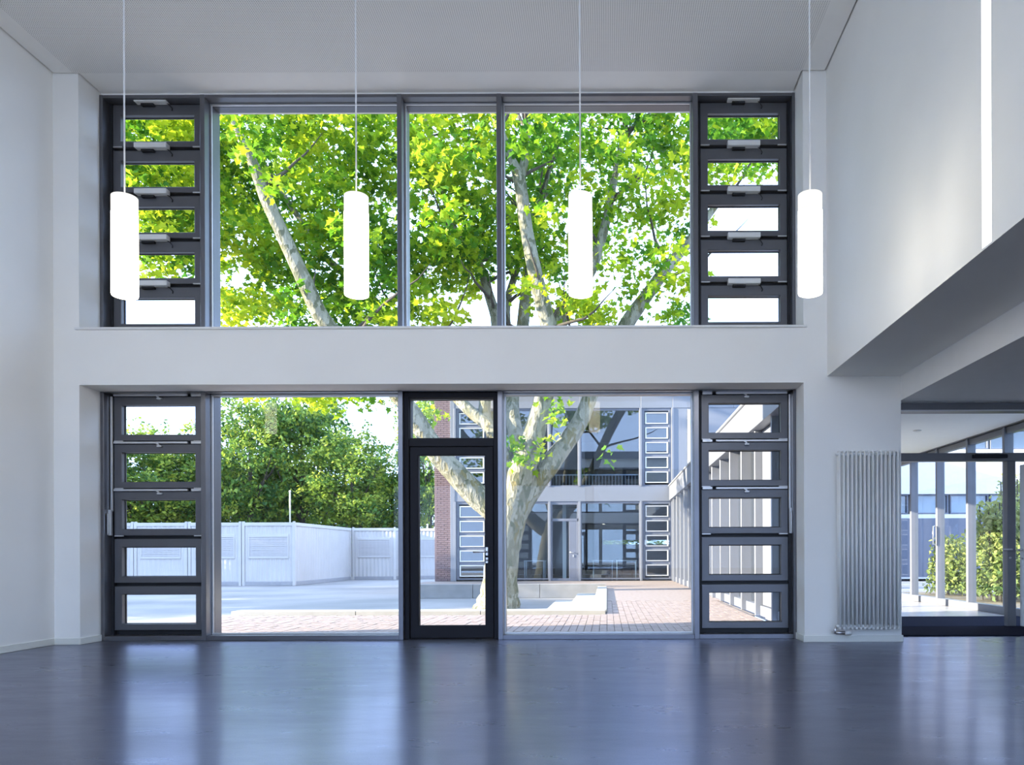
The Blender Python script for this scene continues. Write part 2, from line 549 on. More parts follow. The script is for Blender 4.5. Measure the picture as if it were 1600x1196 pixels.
# rear wall: unseen glazing behind the viewer, invented to let daylight in
w = MB()
w.box(XL, 9.2, YB - 0.3, YB, -0.1, 0.1); w.box(XL, XR, YB - 0.3, YB, 2.95, 3.3); w.box(XR, 9.2, YB - 0.3, YB, 2.6, ZC + 0.5); w.box(XL, XR, YB - 0.3, YB, 6.25, ZC + 0.5)
for x in (XL, -3.4, -0.55, XR - 0.15):
    w.box(x, x + 0.15, YB - 0.3, YB, 0.1, 6.25)
for x in (5.7, 9.05):
    w.box(x, x + 0.15, YB - 0.3, YB, 0.1, 2.6)
struct('wall_rear', w, M['plaster'])
n = 20
for z0, z1 in ((0.1, 2.95), (3.3, 6.25), (.1, 2.6)):
    for x0, x1 in (((XR, 5.7), (5.85, 9.05)) if z1 == 2.6 else ((XL + 0.15, -3.4), (-3.25, -0.55), (-0.4, XR - 0.15))):
        wi = struct_empty('window_%d' % n, ((x0 + x1) / 2, YB - 0.15, z0)); n += 1
        cx, cy, cz = wi.location
        f = MB().ring(x0 - cx, x1 - cx, 0, z1 - z0, .05, .05, .05, .05, -.05, .05)
        obj('window_frame', f, M['frame'], wi)
        obj('glass_pane', MB().box(x0 - cx + .04, x1 - cx - .04, -.006, .006, .04, z1 - z0 - .04), M['glass'], wi)
struct('ground_rear_terrace', MB().box(-40, 40, -40, YB - .3, -.3, -.1), M['asphalt'])
# right-hand zone below the beam
struct('ceiling_low', MB().box(3.28, 9.2, YB, 8.79, 2.69, 2.96), M['ceiling'])
struct('ceiling_slab', MB().box(3.28, 9.2, YB, 9.3, 2.961, 3.4), M['ceiling'])
struct('wall_side_zone', MB().box(9.2, 9.5, YB, 9.3, -0.1, ZC + 0.5), M['plaster'])
struct('wall_upper_zone', MB().box(3.28, 9.2, 8.9, 9.3, 3.4, ZC + 0.5), M['plaster'])

# baseboards
struct('baseboard_left', MB().bbox(XL, XL + 0.015, YB, YW - 0.015, 0, 0.075), M['baseboard'])
struct('baseboard_front_left', MB().bbox(XL, OX0 + 0.001, YW - 0.015, YW, 0, 0.075).bbox(OX0, OX0 + 0.014, YW - .015, YF, 0, 0.075), M['baseboard'])
struct('baseboard_front_right', MB().bbox(OX1 - 0.001, 3.295, YW - 0.015, YW, 0, 0.075).bbox(OX1 - 0.014, OX1, YW - .015, YF, 0, 0.075).bbox(3.28, 3.295, YW, YO, 0, 0.075), M['baseboard'])
# upper window sill board
struct('sill_upper', MB().bbox(OX0 - 0.035, OX1 + 0.035, YW - 0.03, YF + 0.03, Z_UP - 0.022, Z_UP + 0.003, 0.003), M['white_metal'])

# ------------------------------------------------------------------ window frames
FINS = [(-5.865, -5.825), (-4.70, -4.645), (-2.415, -2.36), (-1.26, -1.205), (1.015, 1.075), (2.165, 2.20)]
tn = 2
for (z0, z1, nm) in ((Z_UP + 0.01, 6.335, 'upper'), (0.0, 2.892, 'lower')):
    for x0, x1 in FINS:
        struct('trim_%d' % tn, MB().bbox(x0, x1, YF, 9.26, z0, z1, 0.003), M['mullion']); tn += 1
    head = (6.30, 6.335) if nm == 'upper' else (2.882, 2.892)
    foot = (Z_UP + 0.01, 3.60) if nm == 'upper' else (0.0, 0.055)
    for a, b in zip(FINS[:-1], FINS[1:]):
        dz = nm == 'lower' and a[0] == -2.415
        m = MB().bbox(a[1], b[0], YF + 0.004, 9.22, head[0], head[1], 0.003)
        struct('trim_%d' % tn, m, M['mullion']); tn += 1
        if not dz:
            m = MB().bbox(a[1], b[0], YF + 0.004, 9.22, foot[0], foot[1], 0.003)
            struct('trim_%d' % tn, m, M['mullion']); tn += 1

WN = [1]


def window_root(x, z, label):
    o = struct_empty('window_%d' % WN[0], (x, 9.06, z), label)
    WN[0] += 1
    return o


def fixed_window(x0, x1, z0, z1, label):
    r = window_root((x0 + x1) / 2, z0, label)
    hx, h = (x1 - x0) / 2, z1 - z0
    obj('gasket', MB().ring(-hx, hx, 0, h, .014, .014, .014, .014, -.012, .012, .002), M['rubber'], r)
    obj('glazing_bead', MB().ring(-hx, hx, 0, h, .02, .02, .02, .02, -.035, -.012, .003), M['silver'], r)
    obj('glass_pane', MB().box(-hx + .008, hx - .008, -.005, .005, .008, h - .008), M['glass'], r)
    return r


for z0, z1, nm in ((3.60, 6.30, 'upper'), (0.055, 2.882, 'lower')):
    fixed_window(-4.645, -2.415, z0, z1, 'large fixed %s pane beside the left louvre stack' % nm)
    if nm == 'upper':
        fixed_window(-2.36, -1.26, z0, z1, 'narrow fixed upper pane above the door')
    fixed_window(-1.205, 1.015, z0, z1, 'large fixed %s pane beside the right louvre stack' % nm)


def louvre_stack(x0, x1, tops, h, gt, gb, sx0, sx1, gx0, gx1, zbot, ztop, upper, mirror, label):
    """a column of five narrow tilting sashes in one dark frame"""
    r = window_root((x0 + x1) / 2, zbot, label)
    ox, oy, oz = r.location
    f = MB()
    f.box(x0 - ox, sx0 - ox - .002, -.035, .02, 0, ztop - zbot); f.box(x0 - ox, sx0 - ox + .012, .02, .16, 0, ztop - zbot)
    f.box(sx1 - ox + .002, x1 - ox, -.035, .02, 0, ztop - zbot); f.box(sx1 - ox - .012, x1 - ox, .02, .16, 0, ztop - zbot)
    edges = [ztop] + [v for t in tops for v in (t - .012, t - h + .012)] + [zbot]
    for a, b in zip(edges[0::2], edges[1::2]):
        if a - b > 0.004:
            f.box(sx0 - ox, sx1 - ox, .03, .16, b - oz, a - oz)
    obj('stack_frame', f, M['rubber'], r)
    for k, t in enumerate(tops):
        zc = t - oz
        s = obj('sash', MB().ring(sx0 - ox, sx1 - ox, zc - h, zc, gx0 - sx0, sx1 - gx1, gb, gt, -.03, .065, .005), M['sash'], r)
        gl = MB().box(gx0 - ox - .006, gx1 - ox + .006, .042, .052, zc - h + gb - .006, zc - gt + .006)
        obj('glass_pane', gl, M['glass'], s)
        obj('gasket', MB().ring(gx0 - ox - .002, gx1 - ox + .002, zc - h + gb - .002, zc - gt + .002, .009, .009, .009, .009, .030, .043, .001), M['rubber'], s)
        if upper or k < 3:
            hw = .105
            for hx in (sx0 - ox + .005, sx1 - ox - .005 - hw):
                obj('hinge', MB().bbox(hx, hx + hw, -.038, -.02, zc - h - .010, zc - h + .004, .002), M['silver'], s)
        if upper:
            c = (gx0 + gx1) / 2 - ox - .04 + (.03 if mirror else 0)
            obj('chain_actuator', MB().bbox(c - .19, c + .19, -.115, -.03, zc - .005, zc + .055, .006), M['white_metal'], s)
            obj('actuator_bracket', MB().bbox(c - .13, c + .02, -.075, -.028, zc - .03, zc - .004, .003), M['rubber'], s)
            obj('cable', MB().tube([(c + .17, -.06, zc + .0), (c + .2, -.055, zc - .02), (c + .225, -.045, zc - .055), (c + .215, -.035, zc - .075)], .006, 6), M['rubber'], s)
        elif k < 3:
            zr = zc + .014
            x_in, x_out = sx0 - ox, sx1 - ox
            sg = -1 if not mirror else 1
            xa, xb = (x_in + .01, x_out - .17) if not mirror else (x_in + .17, x_out - .01)
            obj('actuator_rod', MB().bbox(xa, xb, -.06, -.035, zr - .012, zr + .012, .003), M['silver'], s)
            ea, eb = (x_out - .13, x_out - .01) if not mirror else (x_in + .01, x_in + .13)
            obj('end_bracket', MB().bbox(ea, eb, -.06, -.03, zr - .016, zr + .016, .003), M['silver'], s)
            c = (x_in + x_out) / 2
            p = MB().prism([(c - .03, zr), (c - .005, zr + .008), (c + .03, zr - .03), (c + .015, zr - .034)], -.07, -.05)
            p.bbox(c - .005, c + .05, -.065, -.03, zr - .052, zr - .032, .003)
            obj('scissor_arm', p, M['silver'], s)
    if not upper:
        xv = (sx0 - ox - .017) if not mirror else (sx1 - ox + .016)
        obj('transmission_rod', MB().bbox(xv - .012, xv + .012, -.055, -.03, tops[2] - h * .45 - oz, tops[0] - oz, .003), M['silver'], r)
        hv = xv
        hd = obj('lever_box', MB().bbox(hv - .016, hv + .016, -.10, -.056, tops[2] - h + .0 - oz, tops[2] - h * .42 - oz, .004), M['silver'], r)
        obj('lever_grip', MB().bbox(hv - .011, hv + .011, -.125, -.101, tops[2] - h + .01 - oz, tops[2] - h * .5 - oz, .004), M['steel'], hd)
    return r


UP = [6.293 - .537 * i for i in range(5)]
LO = [2.858 - .557 * i for i in range(5)]
for (fa, fb, sx0, sx1, gx0, gx1, mir, side) in ((FINS[0][1], FINS[1][0], -5.79, -4.74, -5.70, -4.835, False, 'left'),
                                                (FINS[4][1], FINS[5][0], 1.115, 2.135, 1.205, 2.05, True, 'right')):
    louvre_stack(fa, fb, UP, .495, .123, .067, sx0, sx1, gx0, gx1, 3.60, 6.30, True, mir, '%s upper stack of five louvre sashes with motor boxes' % side)
    louvre_stack(fa, fb, LO, .52, .098, .075, sx0, sx1, gx0, gx1, 0.055, 2.882, False, mir, '%s lower stack of five louvre sashes with silver rods' % side)

# glazed door between the two big lower panes
d = struct_empty('door_1', (-1.81, 9.02, 0), 'dark glazed exit door with a light above it')
dx = d.location.x
obj('door_frame', MB().ring(-2.36 - dx, -1.26 - dx, 0.0, 2.882, .055, .055, .005, .059, -.06, .14, .004)
    .bbox(-2.306 - dx, -1.314 - dx, -.045, .10, 2.255, 2.345, .004), M['frame_dark'], d)
t = obj('transom_light', MB().ring(-2.306 - dx, -1.314 - dx, 2.345, 2.824, .012, .012, .012, .012, -.02, .05, .003), M['rubber'], d)
obj('glass_pane', MB().box(-2.298 - dx, -1.322 - dx, .01, .02, 2.352, 2.816), M['glass'], t)
lf = obj('door_leaf', MB().ring(-2.296 - dx, -1.324 - dx, .012, 2.248, .095, .095, .145, .095, -.045, .05, .005), M['frame_dark'], d)
obj('glass_pane', MB().box(-2.21 - dx, -1.41 - dx, -.005, .005, .15, 2.16), M['glass'], lf)
obj('gasket', MB().ring(-2.204 - dx, -1.416 - dx, .154, 2.156, .008, .008, .008, .008, -.03, -.004, .001), M['rubber'], lf)
hx = -1.40 - dx
obj('handle', MB().bbox(hx - .016, hx + .016, -.056, -.045, .975, 1.075, .004).tube([(hx, -.045, 1.02), (hx, -.10, 1.02), (hx - .02, -.108, 1.02), (hx - .15, -.108, 1.018)], .0105, 10), M['steel'], lf)
obj('lock_plate', MB().bbox(hx - .016, hx + .016, -.056, -.045, .885, .955, .004).tube([(hx, -.07, .92), (hx, -.045, .92)], .012, 10), M['steel'], lf)

# ------------------------------------------------------------------ pendant lamps
def pendant(x, label):
    y, zb, zt = 5.8, 2.945, 3.70
    t = thing('pendant_lamp', label, 'lamp', (x, y, zb), 'row of white cylinder pendants')
    r = .09
    zt -= zb
    zk = zt - .13
    obj('diffuser', MB().lathe([(0.001, 0.012), (r - .012, .0), (r - .003, .004), (r, .014), (r, zk), (r - .006, zk), (r - .006, .014), (.001, .02)], n=32), M['lamp'], t)
    obj('upper_band', MB().lathe([(r, zk + .0005), (r, zt - .004), (r - .004, zt), (r - .01, zt), (r - .01, zk + .0005), (r, zk + .0005)], n=32), M['lamp_top'], t)
    obj('inner_socket', MB().lathe([(.001, zt - .03), (.03, zt - .03), (.03, zt - .11), (.001, zt - .11)], n=16), M['white_metal'], t)
    obj('cord', MB().tube([(0, 0, zt - .03), (0, 0, ZC - zb - .02)], .006, 8), M['cable'], t)
    obj('ceiling_cup', MB().lathe([(.001, ZC - zb - .06), (.05, ZC - zb - .055), (.055, ZC - zb - .001), (.001, ZC - zb - .001)], n=20), M['white_metal'], t)
    return t


pendant(at(195, 400, 5.8).x, 'white cylinder pendant lamp hanging before the left louvre windows')
pendant(at(557, 400, 5.8).x, 'white cylinder pendant lamp hanging before the leafy big left pane')
pendant(at(907, 400, 5.8).x, 'white cylinder pendant lamp hanging before the big right pane')
pendant(at(1266, 400, 5.8).x, 'white cylinder pendant lamp hanging beside the right louvre windows and wall')
pendant(-5.38, 'white cylinder pendant lamp nearest the blank side wall, mirrored in the glass')

# ------------------------------------------------------------------ radiator on the pier
rx0, dxr = at(1311, 850, 8.43).x, .0458
rad = thing('column_radiator', 'tall white column radiator mounted on the pier by the passage', 'radiator', (rx0 + 7 * dxr, 8.43, .15))
z0, z1 = 0.0, 1.96
colm = MB()
for yy in (-.035, 0, .035):
    colm.tube([(0, yy, z0 + .03), (0, yy, z1 - .03)], .0125, 12)
for zz in (z0, z1):
    colm.tube([(0, -.035, zz + (.03 if zz == z0 else -.03)), (0, -.03, zz + (.008 if zz == z0 else -.008)), (0, .03, zz + (.008 if zz == z0 else -.008)), (0, .035, zz + (.03 if zz == z0 else -.03))], .0125, 10)
cme = colm.mesh('radiator_column')
for i in range(15):
    link('radiator_column', cme, M['radiator'], rad, loc=((i - 7) * dxr, 0, 0))
for nm, zz in (('bottom_header', .035), ('top_header', z1 - .035)):
    obj(nm, MB().tube([(-7 * dxr - .03, 0, zz), (7 * dxr + .03, 0, zz)], .019, 12), M['radiator'], rad)
for zz in (.25, 1.7):
    for xx in (-.27, .25):
        obj('wall_bracket', MB().bbox(xx, xx + .02, .02, .118, zz, zz + .05), M['radiator'], rad)
v = obj('valve', MB().tube([(-.35, 0, .035), (-.37, 0, -.01), (-.36, 0, -.035)], .016, 10).tube([(-.36, 0, -.035), (-.26, 0, -.035)], .02, 12), M['steel'], rad)
obj('valve_cap', MB().tube([(-.26, 0, -.035), (-.19, 0, -.04)], .024, 12), M['white_metal'], v)
obj('pipe', MB().tube([(-.36, 0, -.035), (-.36, .05, -.04), (-.36, .118, -.04)], .012, 10), M['steel'], rad)

# ------------------------------------------------------------------ passage, mats and foyer beyond
def mat_rug(name, x0, x1, y0, y1, mat, label):
    return tag(obj(name, MB().bbox(x0, x1, y0, y1, .001, .014, .004), mat), label, 'mat')


struct('floor_foyer', MB().box(2.62, 6.55, 9.08, 28.2, -0.12, 0.0), M['foyer_floor'])
mat_rug('door_mat', 3.3, 6.3, 9.09, 10.18, M['mat'], 'navy carpet mat at the passage on the dark floor edge')
mat_rug('door_mat', 3.3, 6.3, 10.22, 11.8, M['mat2'], 'blue grey carpet mat between the mat and bright foyer floor')
struct('ceiling_foyer', MB().box(2.62, 6.6, 9.3, 28.2, 3.0, 3.12), M['ceiling'])
struct('ceiling_passage', MB().box(3.28, 6.6, 8.79, 9.3, 2.961, 3.1), M['ceiling'])
struct('beam_passage', MB().bbox(3.28, 9.2, 8.72, 8.90, 2.60, 2.72), M['frame'])
struct('trim_90', MB().bbox(3.28, 9.2, 8.705, 8.72, 2.596, 2.612, .003), M['silver'])  # silver strip stands in for the glints of light under the beam
struct('wall_passage_right', MB().box(6.62, 9.2, 9.0, 9.3, -0.1, 3.4), M['plaster'])
dn = tag(obj('downlight', MB().lathe([(.001, 2.985), (.05, 2.982), (.065, 2.99), (.07, 3.0)], (at(1433, 674, 12.6).x, 12.6), 20), M['steel']), 'small round downlight set in the foyer ceiling', 'light')
# door screen across the passage
sc = struct_empty('door_2', (4.4, 10.2, 0), 'grey framed door screen across the passage')
obj('transom_rail', MB().bbox(-1.12, 2.2, -.05, .05, 2.20, 2.31), M['frame'], sc)
obj('head_rail', MB().bbox(-1.12, 2.2, -.05, .05, 2.86, 2.999), M['frame'], sc)
obj('head_glint', MB().bbox(-1.12, 2.2, -.058, -.05, 2.845, 2.859, .002), M['silver'], sc)  # bright strip stands in for the thin line of light here
obj('jamb', MB().bbox(.90, 1.01, -.05, .05, .015, 2.20), M['frame'], sc)
obj('jamb', MB().bbox(-1.12, -1.02, -.05, .05, .015, 2.999), M['frame'], sc)
obj('glass_pane', MB().box(-1.02, 2.2, -.004, .004, 2.31, 2.86), M['glass'], sc)
obj('door_closer', MB().bbox(.43, .88, -.11, -.05, 2.235, 2.285, .008), M['frame_dark'], sc)
obj('handle', MB().tube([(.93, -.05, 1.03), (.93, -.11, 1.03), (.80, -.115, 1.03)], .011, 10).tube([(.93, -.062, .92), (.93, -.05, .92)], .016, 12), M['steel'], sc)
lf = struct_empty('door_3', (5.47, 9.62, 0.016), 'plain pale door leaf standing open at the passage')
obj('door_leaf', MB().bbox(0, .045, -.52, .55, 0, 2.13, .004), M['white_metal'], lf)
obj('handle', MB().tube([(0, .48, 1.01), (-.06, .48, 1.01), (-.065, .36, 1.01)], .011, 10).tube([(-.012, .48, .9), (0, .48, .9)], .016, 12), M['steel'], lf)
obj('hinge_post', MB().bbox(-.01, .055, -.60, -.525, -.016, 2.15, .004), M['frame'], lf)

# glazed walkway: posts on both long sides of the foyer
wk = thing('glazed_walkway', 'low white walkway wing with rows of slim posts and glass', 'building', (4.4, 9.3, 0))
wx, wy = wk.location.x, wk.location.y
YS = [9.75 + 1.25 * i for i in range(15)]
pl = MB().bbox(2.36 - wx, 2.62 - wx, -.035, .035, 0, 2.96).mesh('post')
pr = MB().bbox(6.33 - wx, 6.48 - wx, -.035, .035, 0, 2.99).mesh('post')
for y in YS:
    link('post', pl, M['panel'], wk, loc=(0, y - wy, 0))
    link('post', pr, M['panel'], wk, loc=(0, y - wy, 0))
obj('fascia', MB().bbox(2.30 - wx, 2.62 - wx, 0, 18.9, 2.95, 3.46), M['panel'], wk)
obj('coping', MB().bbox(2.26 - wx, 2.66 - wx, 0, 18.9, 3.462, 3.50), M['silver'], wk)
obj('fascia', MB().bbox(6.30 - wx, 6.62 - wx, 0, 18.9, 2.99, 3.46), M['frame'], wk)
obj('roof_slab', MB().box(2.62 - wx, 6.3 - wx, 0.01, 18.9, 3.2, 3.46), M['panel'], wk)
obj('base_rail', MB().bbox(2.44 - wx, 2.60 - wx, 0, 18.9, 0.0, .16), M['panel'], wk)
obj('base_rail', MB().bbox(6.34 - wx, 6.48 - wx, 0, 18.9, 0.0, .12), M['panel'], wk)
obj('head_rail', MB().bbox(6.36 - wx, 6.46 - wx, 0, 18.9, 2.88, 2.98), M['frame'], wk)
for i, (a, b) in enumerate(zip(YS[:-1], YS[1:])):
    if i == 1:
        dl = obj('exit_door', MB().bbox(2.48 - wx, 2.54 - wx, a - wy + .04, b - wy - .04, .17, 2.94), M['panel'], wk)
        obj('handle', MB().tube([(2.48 - wx, a - wy + .15, 1.03), (2.42 - wx, a - wy + .15, 1.03), (2.42 - wx, a - wy + .27, 1.03)], .011, 8), M['steel'], dl)
    else:
        obj('glass_pane', MB().box(2.525 - wx, 2.535 - wx, a - wy + .03, b - wy - .03, .15, 2.96), M['glass'], wk)
    obj('glass_pane', MB().box(6.405 - wx, 6.415 - wx, a - wy + .03, b - wy - .03, .11, 2.89), M['glass'], wk)
obj('pull_handle', MB().tube([(6.30 - wx, 14.72 - wy, 1.5), (6.25 - wx, 14.70 - wy, 1.5), (6.25 - wx, 14.70 - wy, 1.15), (6.30 - wx, 14.72 - wy, 1.15)], .014, 8), M['steel'], wk)

# ------------------------------------------------------------------ courtyard ground
GZ = -0.45
struct('ground_asphalt', MB().box(-70, 2.3, 9.42, 75, GZ - .2, GZ).box(-70, -6.5, YB - .3, 9.42, GZ - .2, GZ).box(2.3, 60, 28.3, 75, GZ - .2, GZ), M['asphalt'])
struct('ground_street', MB().box(6.56, 60, 9.3, 28.3, -.3, -.06), M['asphalt'])
terr = struct('pavement_terrace', MB().box(-6.2, 2.36, 9.26, 12.66, GZ, -.022).box(-0.06, 2.44, 12.66, 28.2, GZ, -.022).box(-6.6, -.06, 25.4, 28.2, GZ, -.022), M['joint'])
PX, PY = .1, .2
pme = MB().bbox(-PX / 2 + .003, PX / 2 - .003, -PY / 2 + .003, PY / 2 - .003, -.03, 0.0, .003).mesh('paver')
rest = MB()
cnt = 0
near = []
for j in range(34):
    yc = 9.26 + PY * (j + .5)
    for i in range(86):
        xc = -6.2 + PX * (i + .5)
        y = yc + (PY / 2 if i % 2 else 0)
        if y > 12.55 and xc < -0.02:
            continue
        if xc > 2.34:
            continue
        z = rng.uniform(-.003, .002)
        if -4.7 < xc < 1.25 and 9.5 <= y < 10.6 and cnt < 300:
            link('paver', pme, M['paver'], terr, loc=(xc, y, z)); cnt += 1
        else:
            rest.box(xc - PX / 2 + .003, xc + PX / 2 - .003, y - PY / 2 + .003, y + PY / 2 - .003, -.03, z)
o = obj('paving_bed', rest, M['paver'], terr); o['kind'] = 'stuff'
obj('far_paving', MB().box(-0.05, 2.43, 16.15, 28.2, -.021, -.001).box(-6.6, -.05, 25.42, 28.2, -.021, -.001), M['paving'], terr)

# kerb along the terrace edge and its return with seat steps
kb = thing('concrete_kerb', 'long pale concrete kerb edging the sunlit terrace', 'kerb', (-3.1, 12.66, 0))
xs = np.linspace(-6.2, -0.02, 4)
for a, b in zip(xs[:-1], xs[1:]):
    obj('kerb_block', MB().bbox(a + 3.1 + .004, b + 3.1 - .004, 0, .36, GZ, .062, .006), M['kerb'], kb)
stp = thing('seat_steps', 'pale concrete steps going down from the terrace to the tree', 'steps', (-.2, 13.05, 0))
for k, (x0, x1, y0, y1, zt) in enumerate(((-.06, .20, 0, 9.2, .055), (-.62, -.065, 2.2, 8.6, -.12), (-1.2, -.625, 4.2, 8.0, -.28))):
    obj('step', MB().bbox(x0, x1, y0, y1, GZ, zt, .008), M['kerb'], stp)
rw = thing('retaining_wall', 'low blue grey concrete wall behind the big tree', 'wall', (-3.3, 25.2, GZ))
xs = [-6.6 - 0 + 2.29 * i for i in range(4)]
for i in range(3):
    a, b = -3.3 + 2.2 * i, -3.3 + 2.2 * (i + 1)
    obj('wall_panel', MB().bbox(a + .006, b - .006, -.0, .3, 0, .455, .008), M['concrete'], rw)

# ------------------------------------------------------------------ far building across the court
fb = thing('school_building', 'two storey building with glazed facade across the courtyard', 'building', (-1.6, 28.3, 0))
bx_, by_ = fb.location.x, fb.location.y
FY = 0.0
m = MB()
m.box(-6.34 - bx_, -5.75 - bx_, .05, 9.5, -.5, 7.6)
obj('wall', m, M['mortar'], fb)
ble = .24
bme = MB().bbox(-.115, .115, 0, .06, 0, .062, .004).mesh('brick')
bmh = MB().bbox(-.055, .055, 0, .06, 0, .062, .004).mesh('brick')
nb = 0
rest = MB()
X0b, X1b = -6.34, -5.75
zz, row = -.05, 0
while zz < 7.5:
    if row % 2:
        seq = [(X0b + .12, bme), (X0b + .36, bme), (X0b + .54, bmh)]
    else:
        seq = [(X0b + .06, bmh), (X0b + .24, bme), (X0b + .48, bme)]
    for xc, me_ in seq:
        if nb < 300 and zz < 6.8:
            link('brick', me_, M['brick'], fb, loc=(xc - bx_, -.02 + rng.uniform(-.003, .003), zz)); nb += 1
        else:
            hw = .115 if me_ is bme else .055
            rest.box(xc - hw - bx_, xc + hw - bx_, -.02, .04, zz, zz + .062)
    zz += .0745; row += 1
o = obj('upper_bricks', rest, M['brick'], fb); o['kind'] = 'stuff'
# bands, piers
obj('corner_panel', MB().bbox(-5.75 - bx_, -5.58 - bx_, -.05, .25, 0, 7.6), M['panel'], fb)
obj('spandrel_panel', MB().bbox(-5.58 - bx_, 2.44 - bx_, -.03, .25, 2.93, 3.48), M['panel'], fb)
for i, (a, b) in enumerate(((-5.58, -2.1), (-2.1, -.99), (-.99, 1.27), (1.27, 2.44), (2.44, 4.7), (4.7, 7.1), (7.1, 9.5))):
    obj('parapet_panel', MB().bbox(a + .004 - bx_, b - .004 - bx_, -.04, .25, 6.36, 7.5), M['panel'], fb)
obj('end_panel', MB().bbox(2.44 - bx_, 9.5 - bx_, -.02, .25, 3.40, 6.36), M['panel'], fb)
obj('end_rail', MB().bbox(3.0 - bx_, 3.12 - bx_, -.06, -.02, 3.46, 6.30), M['silver'], fb)
FM = [-5.58, -4.34, -2.1, -.99, 1.27, 2.44]
for x in FM:
    obj('mullion', MB().bbox(x - .04 - bx_, x + .04 - bx_, -.06, .14, 0, 2.93), M['panel'], fb)
    obj('mullion', MB().bbox(x - .04 - bx_, x + .04 - bx_, -.06, .14, 3.48, 6.36), M['panel'], fb)


def far_stack(a, b, z0, z1):
    cnt = 5
    g_ = obj('louvre_window', MB().ring(a - bx_, b - bx_, z0, z1, .1, .1, .06, .1, .0, .1, .005), M['far_frame'], fb)
    p = (z1 - z0 - .16) / cnt
    bars = MB()
    for k in range(1, cnt):
        zc = z0 + .06 + p * k
        bars.box(a + .1 - bx_, b - .1 - bx_, .02, .1, zc - .05, zc + .05)
    obj('rails', bars, M['far_frame'], g_)
    for k in range(cnt):
        zc = z0 + .06 + p * k
        s0, s1 = zc + .05 + .01, zc + p - .05 - .01
        obj('sash', MB().ring(a + .12 - bx_, b - .12 - bx_, s0, s1, .045, .045, .04, .04, -.02, .05, .004), M['silver'], g_)
        obj('glass_pane', MB().box(a + .15 - bx_, b - .15 - bx_, .03, .04, s0 + .03, s1 - .03), M['glass_far'], g_)


for (z0, z1) in ((.05, 2.93), (3.48, 6.36)):
    far_stack(FM[0] + .04, FM[1] - .04, z0, z1)
    far_stack(FM[4] + .04, FM[5] - .04, z0, z1)
    for a, b in ((FM[1], FM[2]), (FM[3], FM[4])):
        w_ = obj('picture_window', MB().ring(a + .04 - bx_, b - .04 - bx_, z0, z1, .03, .03, .05, .08, .02, .1, .004), M['far_frame'], fb)
        obj('glass_pane', MB().box(a + .05 - bx_, b - .05 - bx_, .05, .06, z0 + .04, z1 - .06), M['glass_far'], w_)
    if z0 > 1:
        w_ = obj('picture_window', MB().ring(FM[2] + .04 - bx_, FM[3] - .04 - bx_, z0, z1, .03, .03, .05, .08, .02, .1, .004), M['far_frame'], fb)
        obj('glass_pane', MB().box(FM[2] + .05 - bx_, FM[3] - .05 - bx_, .05, .06, z0 + .04, z1 - .06), M['glass_far'], w_)
a, b = FM[2] + .04, FM[3] - .04
w_ = obj('glazed_door', MB().ring(a - bx_, b - bx_, .0, 2.93, .06, .06, .1, .12, .0, .1, .004).bbox(a - bx_, b - bx_, 0, .09, 2.2, 2.3).bbox(b - .36 - bx_, b - .06 - bx_, .01, .09, .1, 2.2), M['far_frame'], fb)
obj('glass_pane', MB().box(a + .05 - bx_, b - .36 - bx_, .04, .05, .1, 2.2), M['glass'], w_)
obj('glass_pane', MB().box(a + .05 - bx_, b - .05 - bx_, .04, .05, 2.3, 2.82), M['glass_far'], w_)
obj('handle', MB().tube([(b - .2 - bx_, 0, 1.05), (b - .2 - bx_, -.06, 1.05), (b - .32 - bx_, -.06, 1.05)], .014, 8).bbox(b - .22 - bx_, b - .18 - bx_, -.012, 0, .88, .97), M['steel'], w_)
rl = MB()
rl.box(-2.0 - bx_, 1.2 - bx_, .42, .45, 3.93, 3.97)
for i in range(27):
    x = -2.0 + i * .123
    rl.box(x - .008 - bx_, x + .008 - bx_, .425, .445, 3.5, 3.93)
obj('railing', rl, M['steel'], fb)
# rooms inside
m = MB()
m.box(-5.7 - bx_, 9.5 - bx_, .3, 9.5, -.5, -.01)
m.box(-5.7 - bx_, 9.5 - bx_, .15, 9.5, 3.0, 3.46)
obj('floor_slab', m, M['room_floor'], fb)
obj('roof', MB().box(-6.3 - bx_, 9.6 - bx_, .15, 9.6, 6.45, 7.45), M['room_shade'], fb)
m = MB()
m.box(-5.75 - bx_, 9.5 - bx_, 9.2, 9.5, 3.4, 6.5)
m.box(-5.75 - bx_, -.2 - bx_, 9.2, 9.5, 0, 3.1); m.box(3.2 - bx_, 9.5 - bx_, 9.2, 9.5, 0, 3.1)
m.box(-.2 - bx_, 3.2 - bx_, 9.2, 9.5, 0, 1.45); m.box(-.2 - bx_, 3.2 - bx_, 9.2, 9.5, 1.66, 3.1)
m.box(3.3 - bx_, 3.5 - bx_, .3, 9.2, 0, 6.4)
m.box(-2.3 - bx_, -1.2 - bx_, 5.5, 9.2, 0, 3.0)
obj('inner_wall', m, M['room_shade'], fb)
obj('inner_post', MB().box(-1.72 - bx_, -1.58 - bx_, 1.6, 1.75, 0, 3.0), M['white_metal'], fb)


def table(x, y, label):
    t = thing('canteen_table', label, 'table', (x, y, 0), 'white tables in the building across')
    obj('table_top', MB().bbox(-.4, .4, -.35, .35, .72, .75), M['table'], t)
    for sx in (-1, 1):
        for sy in (-1, 1):
            obj('leg', MB().tube([(sx * .36, sy * .3, 0), (sx * .36, sy * .3, .72)], .018, 8), M['table'], t)


